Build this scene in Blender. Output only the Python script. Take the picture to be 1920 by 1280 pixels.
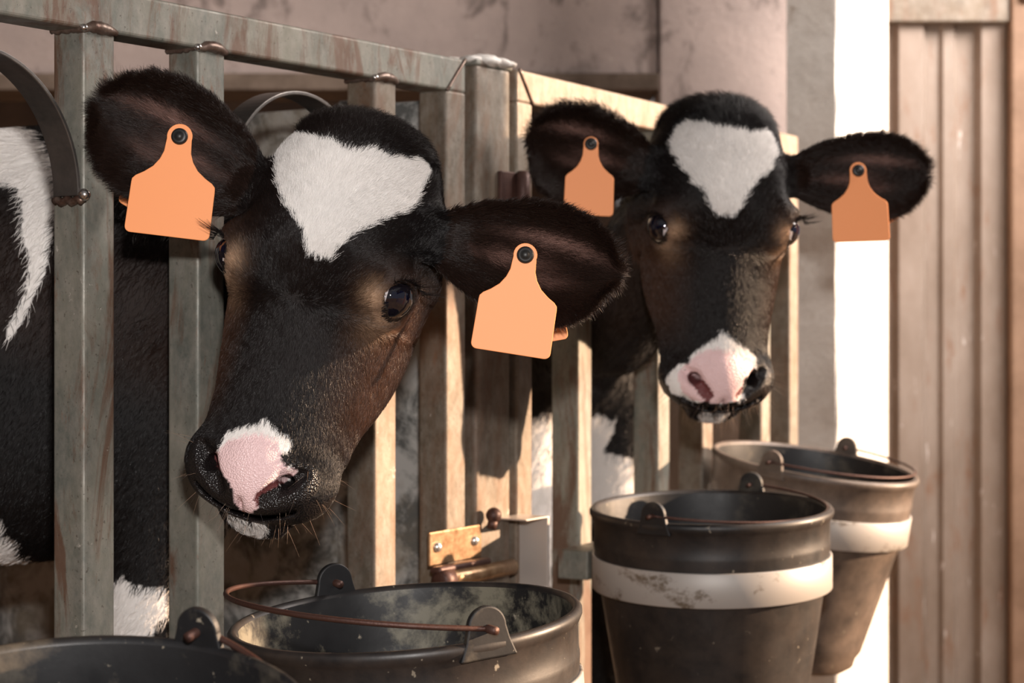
import bpy, bmesh, math, random
import numpy as np
from mathutils import Vector, Matrix
import openvdb as vdb

for o in list(bpy.data.objects):
    bpy.data.objects.remove(o)
SC = bpy.context.scene
COL = SC.collection
PI = math.pi
CAMZ = 0.80
F = 3600.0
HOR = 590.0

# ------------------------------------------------------------------ camera, light, exposure
cam_d = bpy.data.cameras.new('camera')
cam_d.sensor_width = 36.0
cam_d.lens = 67.5
cam_d.shift_y = -(640.0 - HOR) / 1920.0
cam_d.clip_start = 0.05
cam_d.dof.use_dof = True
cam_d.dof.focus_distance = 1.68
cam_d.dof.aperture_fstop = 8.0
cam_o = bpy.data.objects.new('camera', cam_d)
COL.objects.link(cam_o)
cam_o.location = (0, 0, CAMZ)
cam_o.rotation_euler = (PI / 2, 0, 0)
SC.camera = cam_o

world = bpy.data.worlds.new('World')
SC.world = world
world.use_nodes = True
wbg = world.node_tree.nodes['Background']
wbg.inputs[0].default_value = (0.86, 0.80, 0.80, 1)
wbg.inputs[1].default_value = 0.24

SUN_TO = Vector((0.965, 0.12, 0.235)).normalized()
sun_d = bpy.data.lights.new('sun', 'SUN')
sun_d.energy = 14.5
sun_d.angle = math.radians(0.8)
sun_d.color = (1.0, 0.70, 0.47)
sun_o = bpy.data.objects.new('sun', sun_d)
COL.objects.link(sun_o)
sun_o.location = (6, -1, 3)
sun_o.rotation_euler = (-SUN_TO).to_track_quat('-Z', 'Y').to_euler()

fl_d = bpy.data.lights.new('camera_flash', 'AREA')
fl_d.energy = 27.0
fl_d.shape = 'RECTANGLE'
fl_d.size = 0.07
fl_d.size_y = 0.045
fl_d.color = (1.0, 0.95, 0.92)
fl_o = bpy.data.objects.new('camera_flash', fl_d)
COL.objects.link(fl_o)
fl_o.location = (0.05, -0.02, CAMZ + 0.20)
fl_o.rotation_euler = (Vector((-0.12, 1.9, -0.22))).to_track_quat('-Z', 'Y').to_euler()

# fill light added on the right to brighten the back wall
dl_d = bpy.data.lights.new('daylight_fill', 'AREA')
dl_d.energy = 80.0
dl_d.shape = 'RECTANGLE'
dl_d.size = 1.2
dl_d.size_y = 0.9
dl_d.color = (1.0, 0.90, 0.84)
dl_o = bpy.data.objects.new('daylight_fill', dl_d)
COL.objects.link(dl_o)
dl_d.spread = math.radians(120)
dl_o.location = (1.9, 2.75, 2.2)
dl_o.rotation_euler = (Vector((0.1, 3.8, 1.4)) - Vector((1.9, 2.75, 2.2))).to_track_quat('-Z', 'Y').to_euler()

SC.view_settings.view_transform = 'Standard'
SC.view_settings.look = 'None'
SC.view_settings.gamma = 1.0
SC.view_settings.use_curve_mapping = False
SC.view_settings.exposure = 0.0


# ------------------------------------------------------------------ helpers
def P(px, py, d):
    return Vector(((px - 960.0) * d / F, d, CAMZ - (py - HOR) * d / F))


def tag(o, label=None, cat=None, group=None, kind=None):
    if label: o['label'] = label
    if cat: o['category'] = cat
    if group: o['group'] = group
    if kind: o['kind'] = kind
    return o


def empty(name, loc, label, cat, group=None, kind=None):
    o = bpy.data.objects.new(name, None)
    COL.objects.link(o)
    o.location = loc
    o.empty_display_size = 0.05
    bpy.context.view_layer.update()
    tag(o, label, cat, group, kind)
    return o


def wm(q):
    return q.matrix_basis if q.parent is None else wm(q.parent) @ q.matrix_parent_inverse @ q.matrix_basis


def link(name, me, mat=None, parent=None, smooth=False):
    o = bpy.data.objects.new(name, me)
    COL.objects.link(o)
    if mat is not None and hasattr(me, 'materials'):
        me.materials.append(mat)
    if smooth:
        for p in me.polygons:
            p.use_smooth = True
    if parent is not None:
        o.parent = parent
        o.matrix_parent_inverse = wm(parent).inverted()
    return o


def bm_obj(name, bm, mat=None, parent=None, smooth=False):
    me = bpy.data.meshes.new(name)
    bm.normal_update()
    bm.to_mesh(me)
    bm.free()
    return link(name, me, mat, parent, smooth)


def frame(x, y, z, o=(0, 0, 0)):
    m = Matrix((x, y, z)).transposed().to_4x4()
    m.translation = Vector(o)
    return m


def add_box(bm, M, x0, x1, y0, y1, z0, z1, bev=0.0, seg=2):
    """box in frame M; separate bevelled island"""
    t = bmesh.new()
    vs = [t.verts.new((x, y, z)) for x in (x0, x1) for y in (y0, y1) for z in (z0, z1)]
    for f in ((0, 1, 3, 2), (4, 6, 7, 5), (0, 4, 5, 1), (2, 3, 7, 6), (0, 2, 6, 4), (1, 5, 7, 3)):
        t.faces.new([vs[i] for i in f])
    bmesh.ops.recalc_face_normals(t, faces=t.faces)
    if bev > 0:
        bmesh.ops.bevel(t, geom=list(t.edges), offset=bev, segments=seg, profile=0.5, affect='EDGES')
    merge(bm, t, M)


def merge(bm, t, M=None):
    me = bpy.data.meshes.new('tmp')
    t.to_mesh(me)
    t.free()
    if M is not None:
        me.transform(M)
    bm.from_mesh(me)
    bpy.data.meshes.remove(me)


def add_tube(bm, pts, r, n=10, caps=True):
    pts = [Vector(p) for p in pts]
    rs = r if isinstance(r, (list, tuple)) else [r] * len(pts)
    rings = []
    ref = Vector((0, 0, 1))
    d0 = (pts[1] - pts[0]).normalized()
    if abs(d0.dot(ref)) > 0.9: ref = Vector((1, 0, 0))
    a = d0.cross(ref).normalized()
    for i, p in enumerate(pts):
        d = (pts[min(i + 1, len(pts) - 1)] - pts[max(i - 1, 0)]).normalized()
        a = (a - d * a.dot(d)).normalized()
        b = d.cross(a)
        rings.append([bm.verts.new(p + (a * math.cos(k * 2 * PI / n) + b * math.sin(k * 2 * PI / n)) * rs[i]) for k in range(n)])
    for i in range(len(rings) - 1):
        for k in range(n):
            bm.faces.new((rings[i][k], rings[i][(k + 1) % n], rings[i + 1][(k + 1) % n], rings[i + 1][k]))
    if caps:
        bm.faces.new(rings[0][::-1])
        bm.faces.new(rings[-1])


def add_ball(bm, c, r, sc=(1, 1, 1), seg=14, M=None, jitter=0.0, seed=1):
    t = bmesh.new()
    bmesh.ops.create_uvsphere(t, u_segments=seg, v_segments=seg // 2 + 2, radius=r)
    rnd = random.Random(seed)
    for v in t.verts:
        k = 1 + (rnd.random() - 0.5) * jitter
        v.co = Vector((v.co.x * sc[0], v.co.y * sc[1], v.co.z * sc[2])) * k
    M2 = Matrix.Translation(Vector(c)) @ (M if M is not None else Matrix.Identity(4))
    merge(bm, t, M2)


def lathe(bm, prof, M, n=72):
    rings = []
    for (r, z) in prof:
        rings.append([bm.verts.new(M @ Vector((r * math.cos(k * 2 * PI / n), r * math.sin(k * 2 * PI / n), z))) for k in range(n)])
    for i in range(len(rings) - 1):
        for k in range(n):
            bm.faces.new((rings[i][k], rings[i][(k + 1) % n], rings[i + 1][(k + 1) % n], rings[i + 1][k]))
    return rings


# ------------------------------------------------------------------ materials
class NT:
    def __init__(s, name):
        s.m = bpy.data.materials.new(name)
        s.m.use_nodes = True
        s.t = s.m.node_tree
        s.b = s.t.nodes['Principled BSDF']
        s.co = None

    def n(s, typ, **kw):
        nd = s.t.nodes.new(typ)
        for k, v in kw.items():
            setattr(nd, k, v)
        return nd

    def l(s, a, b):
        s.t.links.new(a, b)

    def coord(s, scale=(1, 1, 1)):
        if s.co is None:
            s.co = s.n('ShaderNodeTexCoord')
        mp = s.n('ShaderNodeMapping')
        mp.inputs['Scale'].default_value = scale
        s.l(s.co.outputs['Object'], mp.inputs[0])
        return mp.outputs[0]

    def noise(s, sc, det=6, rough=0.6, scale=(1, 1, 1), dist=0.0):
        nd = s.n('ShaderNodeTexNoise')
        nd.inputs['Scale'].default_value = sc
        nd.inputs['Detail'].default_value = det
        nd.inputs['Roughness'].default_value = rough
        nd.inputs['Distortion'].default_value = dist
        s.l(s.coord(scale), nd.inputs['Vector'])
        return nd.outputs['Fac']

    def ramp(s, fac, stops):
        r = s.n('ShaderNodeValToRGB')
        e = r.color_ramp.elements
        while len(e) > 1: e.remove(e[-1])
        e[0].position = stops[0][0]
        e[0].color = col4(stops[0][1])
        for p, c in stops[1:]:
            x = e.new(p)
            x.color = col4(c)
        s.l(fac, r.inputs[0])
        return r.outputs[0]

    def mix(s, fac, a, b, mode='MIX'):
        m = s.n('ShaderNodeMix', data_type='RGBA', blend_type=mode)
        for sock, v in ((m.inputs[0], fac), (m.inputs[6], a), (m.inputs[7], b)):
            if isinstance(v, (int, float)):
                sock.default_value = v
            elif isinstance(v, tuple):
                sock.default_value = col4(v)
            else:
                s.l(v, sock)
        return m.outputs[2]

    def bump(s, h, strength=0.3, dist=0.002):
        b = s.n('ShaderNodeBump')
        b.inputs['Strength'].default_value = strength
        b.inputs['Distance'].default_value = dist
        s.l(h, b.inputs['Height'])
        s.l(b.outputs[0], s.b.inputs['Normal'])

    def set(s, **kw):
        for k, v in kw.items():
            i = s.b.inputs[k.replace('_', ' ')]
            if isinstance(v, (int, float)): i.default_value = v
            elif isinstance(v, tuple): i.default_value = col4(v)
            else: s.l(v, i)
        return s


def col4(c):
    if isinstance(c, (int, float)): return (c, c, c, 1)
    return (c[0], c[1], c[2], 1)


def galv(name, base=(0.22, 0.21, 0.17), base2=(0.115, 0.125, 0.11), rust=(0.12, 0.055, 0.03), rust_lo=0.50, rust_hi=0.60, light=(0.34, 0.31, 0.27)):
    g = NT(name)
    c = g.mix(g.ramp(g.noise(8, 8, 0.7, (1, 1, 0.45), 0.4), [(0.38, 0), (0.62, 1)]), base, base2)
    c = g.mix(g.ramp(g.noise(70, 8, 0.75, (1, 1, 0.6)), [(0.40, 0), (0.75, 0.6)]), c, light)
    c = g.mix(g.ramp(g.noise(9, 12, 0.72, (2.0, 2.0, 0.5), 0.8), [(rust_lo, 0), (rust_hi, 0.8)]), c, rust)
    c = g.mix(g.ramp(g.noise(38, 8, 0.8, (1.6, 1.6, 0.4), 0.3), [(0.60, 0), (0.70, 0.6)]), c, (rust[0] * 1.5, rust[1] * 1.2, rust[2]))
    c = g.mix(g.ramp(g.noise(260, 3, 0.6), [(0.63, 0), (0.72, 0.7)]), c, (0.05, 0.035, 0.025))
    c = g.mix(g.ramp(g.noise(26, 7, 0.7, dist=0.3), [(0.67, 0), (0.70, 0.75)]), c, (0.52, 0.48, 0.43))
    g.set(Base_Color=c, Metallic=0.2, Roughness=g.ramp(g.noise(40, 5), [(0.3, 0.42), (0.7, 0.68)]))
    g.bump(g.noise(120, 8, 0.75), 0.3, 0.0009)
    return g.m


M_GALV = galv('galvanised_steel')
M_GALV_TAN = galv('weathered_steel', base=(0.175, 0.135, 0.095), base2=(0.11, 0.092, 0.07), rust=(0.15, 0.075, 0.04), rust_lo=0.47, rust_hi=0.66)


def simple(name, c, rough=0.5, metal=0.0, var=None, sc=30, bump=0.0, bsc=200, **kw):
    g = NT(name)
    cc = c if var is None else g.mix(g.ramp(g.noise(sc, 6, 0.65), [(0.38, 0), (0.66, 1)]), c, var)
    g.set(Base_Color=cc, Roughness=rough, Metallic=metal, **kw)
    if bump: g.bump(g.noise(bsc, 5, 0.6), bump, 0.001)
    return g.m


M_WELD = simple('weld_bead', (0.10, 0.055, 0.04), 0.38, 0.6, (0.22, 0.17, 0.14), 60, 0.6, 120)
M_BRIGHT = simple('bright_steel', (0.55, 0.52, 0.5), 0.22, 0.95)
M_ARCH = simple('dark_flat_steel', (0.10, 0.095, 0.09), 0.36, 0.75, (0.19, 0.17, 0.155), 14, 0.2, 150)
M_DROP = simple('white_droppings', (0.80, 0.78, 0.74), 0.7, 0, (0.5, 0.46, 0.42), 60, 0.5, 90)
M_RUSTPIPE = simple('rusty_dark_steel', (0.05, 0.022, 0.018), 0.5, 0.4, (0.09, 0.045, 0.035), 40, 0.4)
M_BRASS = simple('aged_brass', (0.40, 0.27, 0.16), 0.34, 0.7, (0.22, 0.12, 0.06), 70, 0.3)
M_SCREW = simple('zinc_screw', (0.75, 0.72, 0.68), 0.25, 0.8)
M_WIRE = simple('rusty_wire', (0.07, 0.035, 0.027), 0.5, 0.5, (0.07, 0.03, 0.022), 90, 0.5, 300)
M_TIMBER = simple('weathered_timber', (0.17, 0.125, 0.095), 0.8, 0, (0.10, 0.07, 0.05), 20, 0.5, 60)


# bucket rubber: black with dusty feed residue
def rubber(name, dust=0.35, dcol=(0.20, 0.17, 0.125), lo=0.52, hi=0.66, rmin=0.42):
    g = NT(name)
    f1 = g.ramp(g.noise(17, 9, 0.68, dist=0.2), [(lo, 0), (hi, dust)])
    c = g.mix(f1, (0.007, 0.007, 0.008), dcol)
    f2 = g.ramp(g.noise(120, 3, 0.5), [(0.70, 0), (0.76, 0.8)])
    c = g.mix(f2, c, (0.30, 0.26, 0.20))
    rg = g.ramp(g.noise(25, 6), [(0.3, rmin), (0.7, rmin + 0.15)])
    g.set(Base_Color=c, Roughness=rg)
    g.b.inputs['Specular IOR Level'].default_value = 0.5
    g.bump(g.noise(180, 5, 0.6), 0.12, 0.0008)
    return g.m


M_RUB = rubber('black_rubber', 0.25)
M_RUB_DUST = rubber('dusty_rubber', 0.45, (0.085, 0.062, 0.048), 0.38, 0.75, 0.40)
M_RUB_PALE = rubber('heavily_dusted_rubber', 0.8, (0.22, 0.165, 0.13), 0.2, 0.7)
M_RUB_CAKED = rubber('feed_caked_rubber', 1.0, (0.17, 0.155, 0.115), 0.47, 0.60)
M_BAND = NT('white_band')
_c = M_BAND.mix(M_BAND.ramp(M_BAND.noise(18, 8, 0.7, (1, 1, 1.6)), [(0.54, 0), (0.62, 0.85)]), (0.38, 0.355, 0.33), (0.10, 0.07, 0.04))
M_BAND.set(Base_Color=_c, Roughness=0.5, Metallic=0.2)
M_BAND = M_BAND.m
M_TAG = NT('orange_tag')
M_TAG.set(Base_Color=(0.93, 0.34, 0.12), Roughness=0.55, Subsurface_Weight=0.0)
M_TAG = M_TAG.m
M_TAGR = simple('red_orange_tag', (0.86, 0.11, 0.03), 0.5)
M_STUD = simple('black_stud', (0.012, 0.012, 0.012), 0.45)
M_EYE = simple('dark_eye', (0.006, 0.005, 0.008), 0.04, 0, Coat_Weight=1.0, Coat_Roughness=0.02)
M_PUPIL = simple('pupil', (0.002, 0.003, 0.012), 0.05, 0, Coat_Weight=1.0)
M_SCLERA = simple('eye_white', (0.55, 0.50, 0.50), 0.08, 0, Coat_Weight=1.0)

# ------------------------------------------------------------------ setting
I4 = Matrix.Identity(4)


def struct(name, bm, mat, smooth=False):
    o = bm_obj(name, bm, mat, None, smooth)
    o['kind'] = 'structure'
    return o


g = NT('straw_floor')
c = g.mix(g.ramp(g.noise(24, 10, 0.8, (1, 3, 1)), [(0.35, 0), (0.65, 1)]), (0.10, 0.05, 0.02), (0.34, 0.20, 0.09))
c = g.mix(g.ramp(g.noise(3, 5), [(0.4, 0), (0.6, 0.6)]), c, (0.07, 0.04, 0.025))
g.set(Base_Color=c, Roughness=0.9)
g.bump(g.noise(60, 8, 0.8, (1, 4, 1)), 1.0, 0.01)
M_FLOOR = g.m
bm = bmesh.new()
add_box(bm, I4, -5, 6, -3, 7, -0.1, 0.0)
struct('floor', bm, M_FLOOR)

g = NT('stained_concrete')
c = g.mix(g.ramp(g.noise(3.2, 9, 0.65), [(0.32, 0), (0.70, 1)]), (0.46, 0.37, 0.335), (0.30, 0.245, 0.225))
c = g.mix(g.ramp(g.noise(7, 12, 0.72, (1.6, 1, 1), 0.5), [(0.545, 0), (0.64, 0.75)]), c, (0.115, 0.09, 0.08))
c = g.mix(g.ramp(g.noise(45, 6, 0.7), [(0.62, 0), (0.72, 0.6)]), c, (0.13, 0.10, 0.085))
c = g.mix(g.ramp(g.noise(90, 4, 0.5), [(0.66, 0), (0.74, 0.5)]), c, (0.62, 0.55, 0.5))
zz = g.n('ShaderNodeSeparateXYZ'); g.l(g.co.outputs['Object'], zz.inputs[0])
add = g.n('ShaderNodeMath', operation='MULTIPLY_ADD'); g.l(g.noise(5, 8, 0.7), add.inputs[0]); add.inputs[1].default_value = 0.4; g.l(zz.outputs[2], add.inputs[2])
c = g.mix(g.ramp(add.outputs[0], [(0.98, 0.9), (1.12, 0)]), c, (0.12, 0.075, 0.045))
g.set(Base_Color=c, Roughness=0.85)
g.bump(g.noise(70, 8, 0.7), 0.6, 0.003)
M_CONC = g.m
bm = bmesh.new()
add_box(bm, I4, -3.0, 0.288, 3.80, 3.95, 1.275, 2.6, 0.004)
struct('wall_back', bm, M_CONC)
bm = bmesh.new()
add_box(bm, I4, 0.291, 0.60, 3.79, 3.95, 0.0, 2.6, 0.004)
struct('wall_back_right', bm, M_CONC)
bm = bmesh.new()
add_box(bm, I4, -3.0, 0.288, 3.76, 3.96, 1.24, 1.273, 0.003)
struct('trim_1', bm, M_TIMBER)
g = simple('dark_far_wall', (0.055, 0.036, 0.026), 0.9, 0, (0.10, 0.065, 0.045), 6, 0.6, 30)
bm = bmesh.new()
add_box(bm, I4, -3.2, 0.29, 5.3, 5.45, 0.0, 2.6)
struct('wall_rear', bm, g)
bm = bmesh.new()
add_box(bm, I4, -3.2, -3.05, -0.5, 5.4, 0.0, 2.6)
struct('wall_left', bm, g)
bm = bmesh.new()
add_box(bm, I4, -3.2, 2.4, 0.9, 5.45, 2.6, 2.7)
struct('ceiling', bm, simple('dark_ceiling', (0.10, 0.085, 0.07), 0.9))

bm = bmesh.new()
add_box(bm, I4, 2.25, 2.40, -1.5, 2.62, CAMZ + 0.625, 2.6)  # unseen slab added to keep the sun off near rail and forehead
struct('sun_blocker_top', bm, g)
bm = bmesh.new()
add_box(bm, I4, 2.25, 2.37, 2.05, 2.31, 0.0, CAMZ + 0.625, 0.004)  # unseen upright added to shade the left-hand gate bars from the sun
struct('sun_blocker_post', bm, M_TIMBER)

# pillar at the end of the gates: grey left face, sunlit pale right face
pu = Vector((0.5, 0.866, 0)); pv = Vector((-0.866, 0.5, 0))
pc = Vector((0.568, 3.35, 0))
Mp = frame(pu, pv, Vector((0, 0, 1)), pc)
g = NT('whitewashed_concrete')
c = g.mix(g.ramp(g.noise(6, 8, 0.65), [(0.35, 0), (0.65, 1)]), (0.70, 0.66, 0.61), (0.55, 0.50, 0.45))
c = g.mix(g.ramp(g.noise(22, 9, 0.75), [(0.60, 0), (0.68, 0.6)]), c, (0.30, 0.22, 0.16))
g.set(Base_Color=c, Roughness=0.8)
g.bump(g.noise(50, 8, 0.7), 0.6, 0.004)
M_WHITEWASH = g.m
bm = bmesh.new()
t = bmesh.new()
# gently uneven corners
nz = 60
rnd = random.Random(4)
secs = []
for i in range(nz + 1):
    z = 2.6 * i / nz
    j = [(rnd.random() - .5) * 0.004 for _ in range(8)]
    pts = [(0.004 + j[0], 0.0), (0.266, 0.0), (0.27, 0.004), (0.27, 0.095), (0, 0.095), (j[1], 0.004)]
    secs.append([t.verts.new((a, b, z)) for a, b in pts])
for i in range(nz):
    for k in range(6):
        t.faces.new((secs[i][k], secs[i][(k + 1) % 6], secs[i + 1][(k + 1) % 6], secs[i + 1][k]))
t.faces.new(secs[0][::-1]); t.faces.new(secs[-1])
merge(bm, t, Mp)
struct('wall_pillar', bm, M_WHITEWASH)

# corrugated metal door
g = NT('corrugated_zinc')
c = g.mix(g.ramp(g.noise(4, 8, 0.7, (1.5, 1, 0.6)), [(0.35, 0), (0.68, 1)]), (0.30, 0.245, 0.205), (0.19, 0.14, 0.105))
c = g.mix(g.ramp(g.noise(9, 10, 0.75, (3, 1, 0.8)), [(0.55, 0), (0.68, 0.8)]), c, (0.20, 0.105, 0.06))
c = g.mix(g.ramp(g.noise(26, 5, 0.6, (3, 1, 0.5)), [(0.66, 0), (0.71, 0.8)]), c, (0.68, 0.62, 0.58))
g.set(Base_Color=c, Roughness=0.6, Metallic=0.15)
g.bump(g.noise(60, 6, 0.6), 0.3, 0.002)
M_CORR = g.m
dd = 3.98
root = empty('door_1', P(1775, 590, dd).to_tuple()[:2] + (0.02,), None, None, None, 'structure')
bm = bmesh.new()
x0 = (1640 - 960) * dd / F; x1 = (1884 - 960) * dd / F
prof = []
x = x0
pat = [(0.036, 0), (0.010, 1), (0.050, 1), (0.010, 0), (0.026, 0), (0.008, .45), (0.022, .45), (0.008, 0)]
prof.append((x, 0))
k = 0
while x < x1:
    dx, lv = pat[k % len(pat)]
    x += dx
    prof.append((min(x, x1), lv * 0.022))
    k += 1
ztop = CAMZ - (42 - HOR) * dd / F
nv = 40
for i in range(nv):
    za = 0.03 + (ztop - 0.03) * i / nv; zb = 0.03 + (ztop - 0.03) * (i + 1) / nv
    pass
rows = []
for i in range(nv + 1):
    z = 0.03 + (ztop - 0.03) * i / nv
    rows.append([bm.verts.new((a, dd - b, z)) for a, b in prof])
for i in range(nv):
    for j in range(len(prof) - 1):
        bm.faces.new((rows[i][j], rows[i][j + 1], rows[i + 1][j + 1], rows[i + 1][j]))
o = bm_obj('door_sheet', bm, M_CORR, root)
sm = o.modifiers.new('solid', 'SOLIDIFY'); sm.thickness = 0.0012
o.modifiers.new('bev', 'BEVEL').width = 0.003
bm = bmesh.new()
add_box(bm, I4, x0 - 0.01, x1 + 0.0, dd - 0.045, dd + 0.02, ztop - 0.006, ztop + 0.045, 0.004)
bm_obj('top_rail', bm, M_GALV_TAN, root)
bm = bmesh.new()
add_ball(bm, (x1 + 0.03, dd - 0.06, ztop + 0.045), 0.014, (1, 0.8, 1))
bm_obj('bolt', bm, M_RUSTPIPE, root, True)
bm = bmesh.new()
add_box(bm, I4, x1, x1 + 0.20, dd - 0.055, dd + 0.05, 0.0, 2.6, 0.005)
struct('trim_2', bm, simple('rust_tan_jamb', (0.25, 0.155, 0.10), 0.7, 0, (0.17, 0.10, 0.06), 9, 0.4, 60))
bm = bmesh.new()
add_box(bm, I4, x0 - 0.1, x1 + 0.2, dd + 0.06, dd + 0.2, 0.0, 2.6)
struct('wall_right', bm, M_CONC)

# ------------------------------------------------------------------ gates
PH1 = math.atan2(2340, 3600)
U1 = Vector((math.sin(PH1), math.cos(PH1), 0)); N1 = Vector((math.cos(PH1), -math.sin(PH1), 0))
PH2 = math.atan2(1928, 3600)
U2 = Vector((math.sin(PH2), math.cos(PH2), 0)); N2 = Vector((math.cos(PH2), -math.sin(PH2), 0))


def g1(px):
    d = 5479.0 / (3300 - px)
    return Vector(((px - 960) * d / F, d, 0))


def g2(px):
    d = 4493.0 / (2888 - px)
    return Vector(((px - 960) * d / F, d, 0))


ZV = Vector((0, 0, 1))
ZT = CAMZ + 0.300
ZB = CAMZ + 0.260
TW = 0.04


def bar(corner, U, N, mat, parent, z0=0.05, z1=ZB + 0.001, w=TW):
    bm = bmesh.new()
    add_box(bm, frame(U, N, ZV, corner), 0, w, -w, 0, z0, z1, 0.0035, 3)
    return bm_obj('bar', bm, mat, parent)


def weld(corner, U, N, parent, seed, z=ZB, name='weld_bead'):
    bm = bmesh.new()
    M = frame(U, N, ZV, corner)
    pts = []
    rnd = random.Random(seed)
    # bead along the front and left side of the joint
    n = 26
    for i in range(n + 1):
        s = i / n
        if s < 0.5:
            p = Vector((0.0, -TW + TW * s * 2, 0)); p.x -= 0.001
        else:
            p = Vector(((s - 0.5) * 2 * TW, 0.001, 0))
        p.z = z + 0.001 + 0.0035 * math.sin(max(0, s - .5) * 2 * PI) * (1 if s > .5 else 0) - 0.0015 + rnd.uniform(-.0008, .0008)
        pts.append(M @ p)
    add_tube(bm, pts, [0.0028 + (0.0032 if s > 13 else 0.0) * math.sin((s - 13) / 13 * PI) + rnd.uniform(-.0005, .0006) for s in range(n + 1)], 8)
    o = bm_obj(name, bm, M_WELD, parent, True)
    bm = bmesh.new()
    add_ball(bm, M @ Vector((-0.001, 0.001, z + 0.0005)), 0.0042, (1, 1, 0.9), 12)
    bm_obj('solder_drip', bm, M_BRIGHT, parent, True)
    return o


root1 = empty('pen_gate', tuple(g1(400))[:2] + (0.0,), 'grey galvanised tube gate nearer the camera, which the front calf puts its head through', 'gate')
bm = bmesh.new()
e0, e1 = g1(-900), g1(837) + U1 * TW
L = (e1 - e0).length
t = bmesh.new()
Mg = frame(U1, N1, ZV, e0)
add_box(bm, Mg, 0, L, -TW, 0, ZB, ZT, 0.0035, 3)
bm_obj('top_rail', bm, M_GALV, root1)
s_post = 0.1525
c1 = g1(157); c2 = g1(371); c3 = g1(703); c4 = g1(837)
c0 = c1 - U1 * 0.283
cm1 = c0 - U1 * 0.152
for i, c in enumerate((cm1, c0, c1, c2, c3, c4)):
    bar(c, U1, N1, M_GALV if i < 4 else M_GALV_TAN, root1)
    if i >= 1 and i < 5: weld(c, U1, N1, root1, i)
bm = bmesh.new()
add_box(bm, Mg, 0, L, -TW, 0, 0.06, 0.10, 0.0035, 3)
bm_obj('bottom_rail', bm, M_GALV, root1)
# mitre weld on end of top rail
bm = bmesh.new()
Mc = frame(U1, N1, ZV, c4)
add_tube(bm, [Mc @ Vector((0.0 + 0.038 * k / 8, 0.0008, ZB + 0.040 * k / 8)) for k in range(9)], 0.0022, 8)
bm_obj('weld_bead', bm, M_WELD, root1, True)


def arch(ca, cb, U, N, parent):
    """bent flat bar between two uprights, crown of a head opening"""
    a = ca + U * TW; b = cb
    mid = (a + b) / 2; R = (b - a).length / 2 - 0.001
    zc = CAMZ + 0.108
    bm = bmesh.new()
    n = 48
    rows = []
    w0, w1 = -0.034, -0.002
    for i in range(n + 1):
        th = PI * i / n
        for_ = []
        for (rr, w) in ((R, w0), (R, w1), (R - 0.004, w1), (R - 0.004, w0)):
            p = mid + U * (-math.cos(th) * rr) + N * w
            p.z = zc + math.sin(th) * (rr + 0.004)
            for_.append(bm.verts.new(p))
        rows.append(for_)
    for i in range(n):
        for k in range(4):
            bm.faces.new((rows[i][k], rows[i][(k + 1) % 4], rows[i + 1][(k + 1) % 4], rows[i + 1][k]))
    bm.faces.new(rows[0][::-1]); bm.faces.new(rows[-1])
    bmesh.ops.recalc_face_normals(bm, faces=bm.faces)
    o = bm_obj('arch', bm, M_ARCH, parent)
    m = o.modifiers.new('bev', 'BEVEL'); m.width = 0.0009; m.segments = 2; m.limit_method = 'ANGLE'
    # welded feet
    for q, sgn in ((a, 1), (b, -1)):
        bm = bmesh.new()
        M = frame(U, N, ZV, q)
        add_tube(bm, [M @ Vector((sgn * 0.001, -0.036 + 0.036 * k / 8, zc - 0.004 + 0.002 * math.sin(k * 2.1))) for k in range(9)], 0.0042, 8)
        bm_obj('weld_bead', bm, M_WELD, parent, True)
    bm = bmesh.new()
    add_ball(bm, frame(U, N, ZV, b) @ Vector((-0.001, 0.002, zc + 0.001)), 0.0058, (1, 1, 1), 16)
    bm_obj('solder_drip', bm, M_BRIGHT, parent, True)


arch(c0, c1, U1, N1, root1)
arch(c2, c3, U1, N1, root1)

# fixed post between the gates
root = empty('gate_post', tuple(g1(893))[:2] + (0,), 'thick square steel post between the two gates, white droppings on its cap', 'post')
cf = g1(893)
bm = bmesh.new()
Mf = frame(U1, N1, ZV, cf)
add_box(bm, Mf, 0, 0.075, -0.075, 0, 0, ZT - 0.002, 0.005, 3)
bm_obj('shaft', bm, M_GALV_TAN, root)
bm = bmesh.new()
add_box(bm, Mf, -0.002, 0.077, -0.077, 0.002, ZT - 0.004, ZT + 0.004, 0.003, 3)
bm_obj('cap', bm, M_GALV, root)
bm = bmesh.new()
for i, (a, b, r) in enumerate(((0.03, -0.012, 0.024), (0.055, -0.008, 0.020), (0.02, -0.05, 0.020), (0.05, -0.045, 0.018), (0.006, -0.012, 0.014), (0.070, -0.002, 0.012), (0.062, 0.001, 0.008))):
    add_ball(bm, Mf @ Vector((a, b, ZT + 0.004)), r, (1, 1, 0.36), 14, None, 0.12, i)
bm_obj('droppings', bm, M_DROP, root, True)

# gate 2
root2 = empty('pen_gate', tuple(g2(1200))[:2] + (0.0,), 'sunlit tube gate farther back, which the rear calf puts its head through', 'gate')
e0 = g2(970); e1 = g2(1497)
L2 = (e1 - e0).length
Mg2 = frame(U2, N2, ZV, e0)
bm = bmesh.new()
add_box(bm, Mg2, 0, L2, -TW, 0, ZB, ZT, 0.0035, 3)
bm_obj('top_rail', bm, M_GALV_TAN, root2)
bm = bmesh.new()
add_box(bm, Mg2, 0, L2, -TW, 0, 0.06, 0.10, 0.0035, 3)
bm_obj('bottom_rail', bm, M_GALV_TAN, root2)
cs2 = [g2(x) for x in (970, 1085, 1235, 1318, 1428)] + [e1 - U2 * TW]
for i, c in enumerate(cs2):
    bar(c, U2, N2, M_GALV_TAN if i in (0, 3, 5) else M_GALV, root2)
bm = bmesh.new()
add_tube(bm, [Mg2 @ Vector((0.004 + 0.036 * k / 8, 0.0008, ZT - 0.040 * k / 8)) for k in range(9)], 0.0022, 8)
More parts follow.
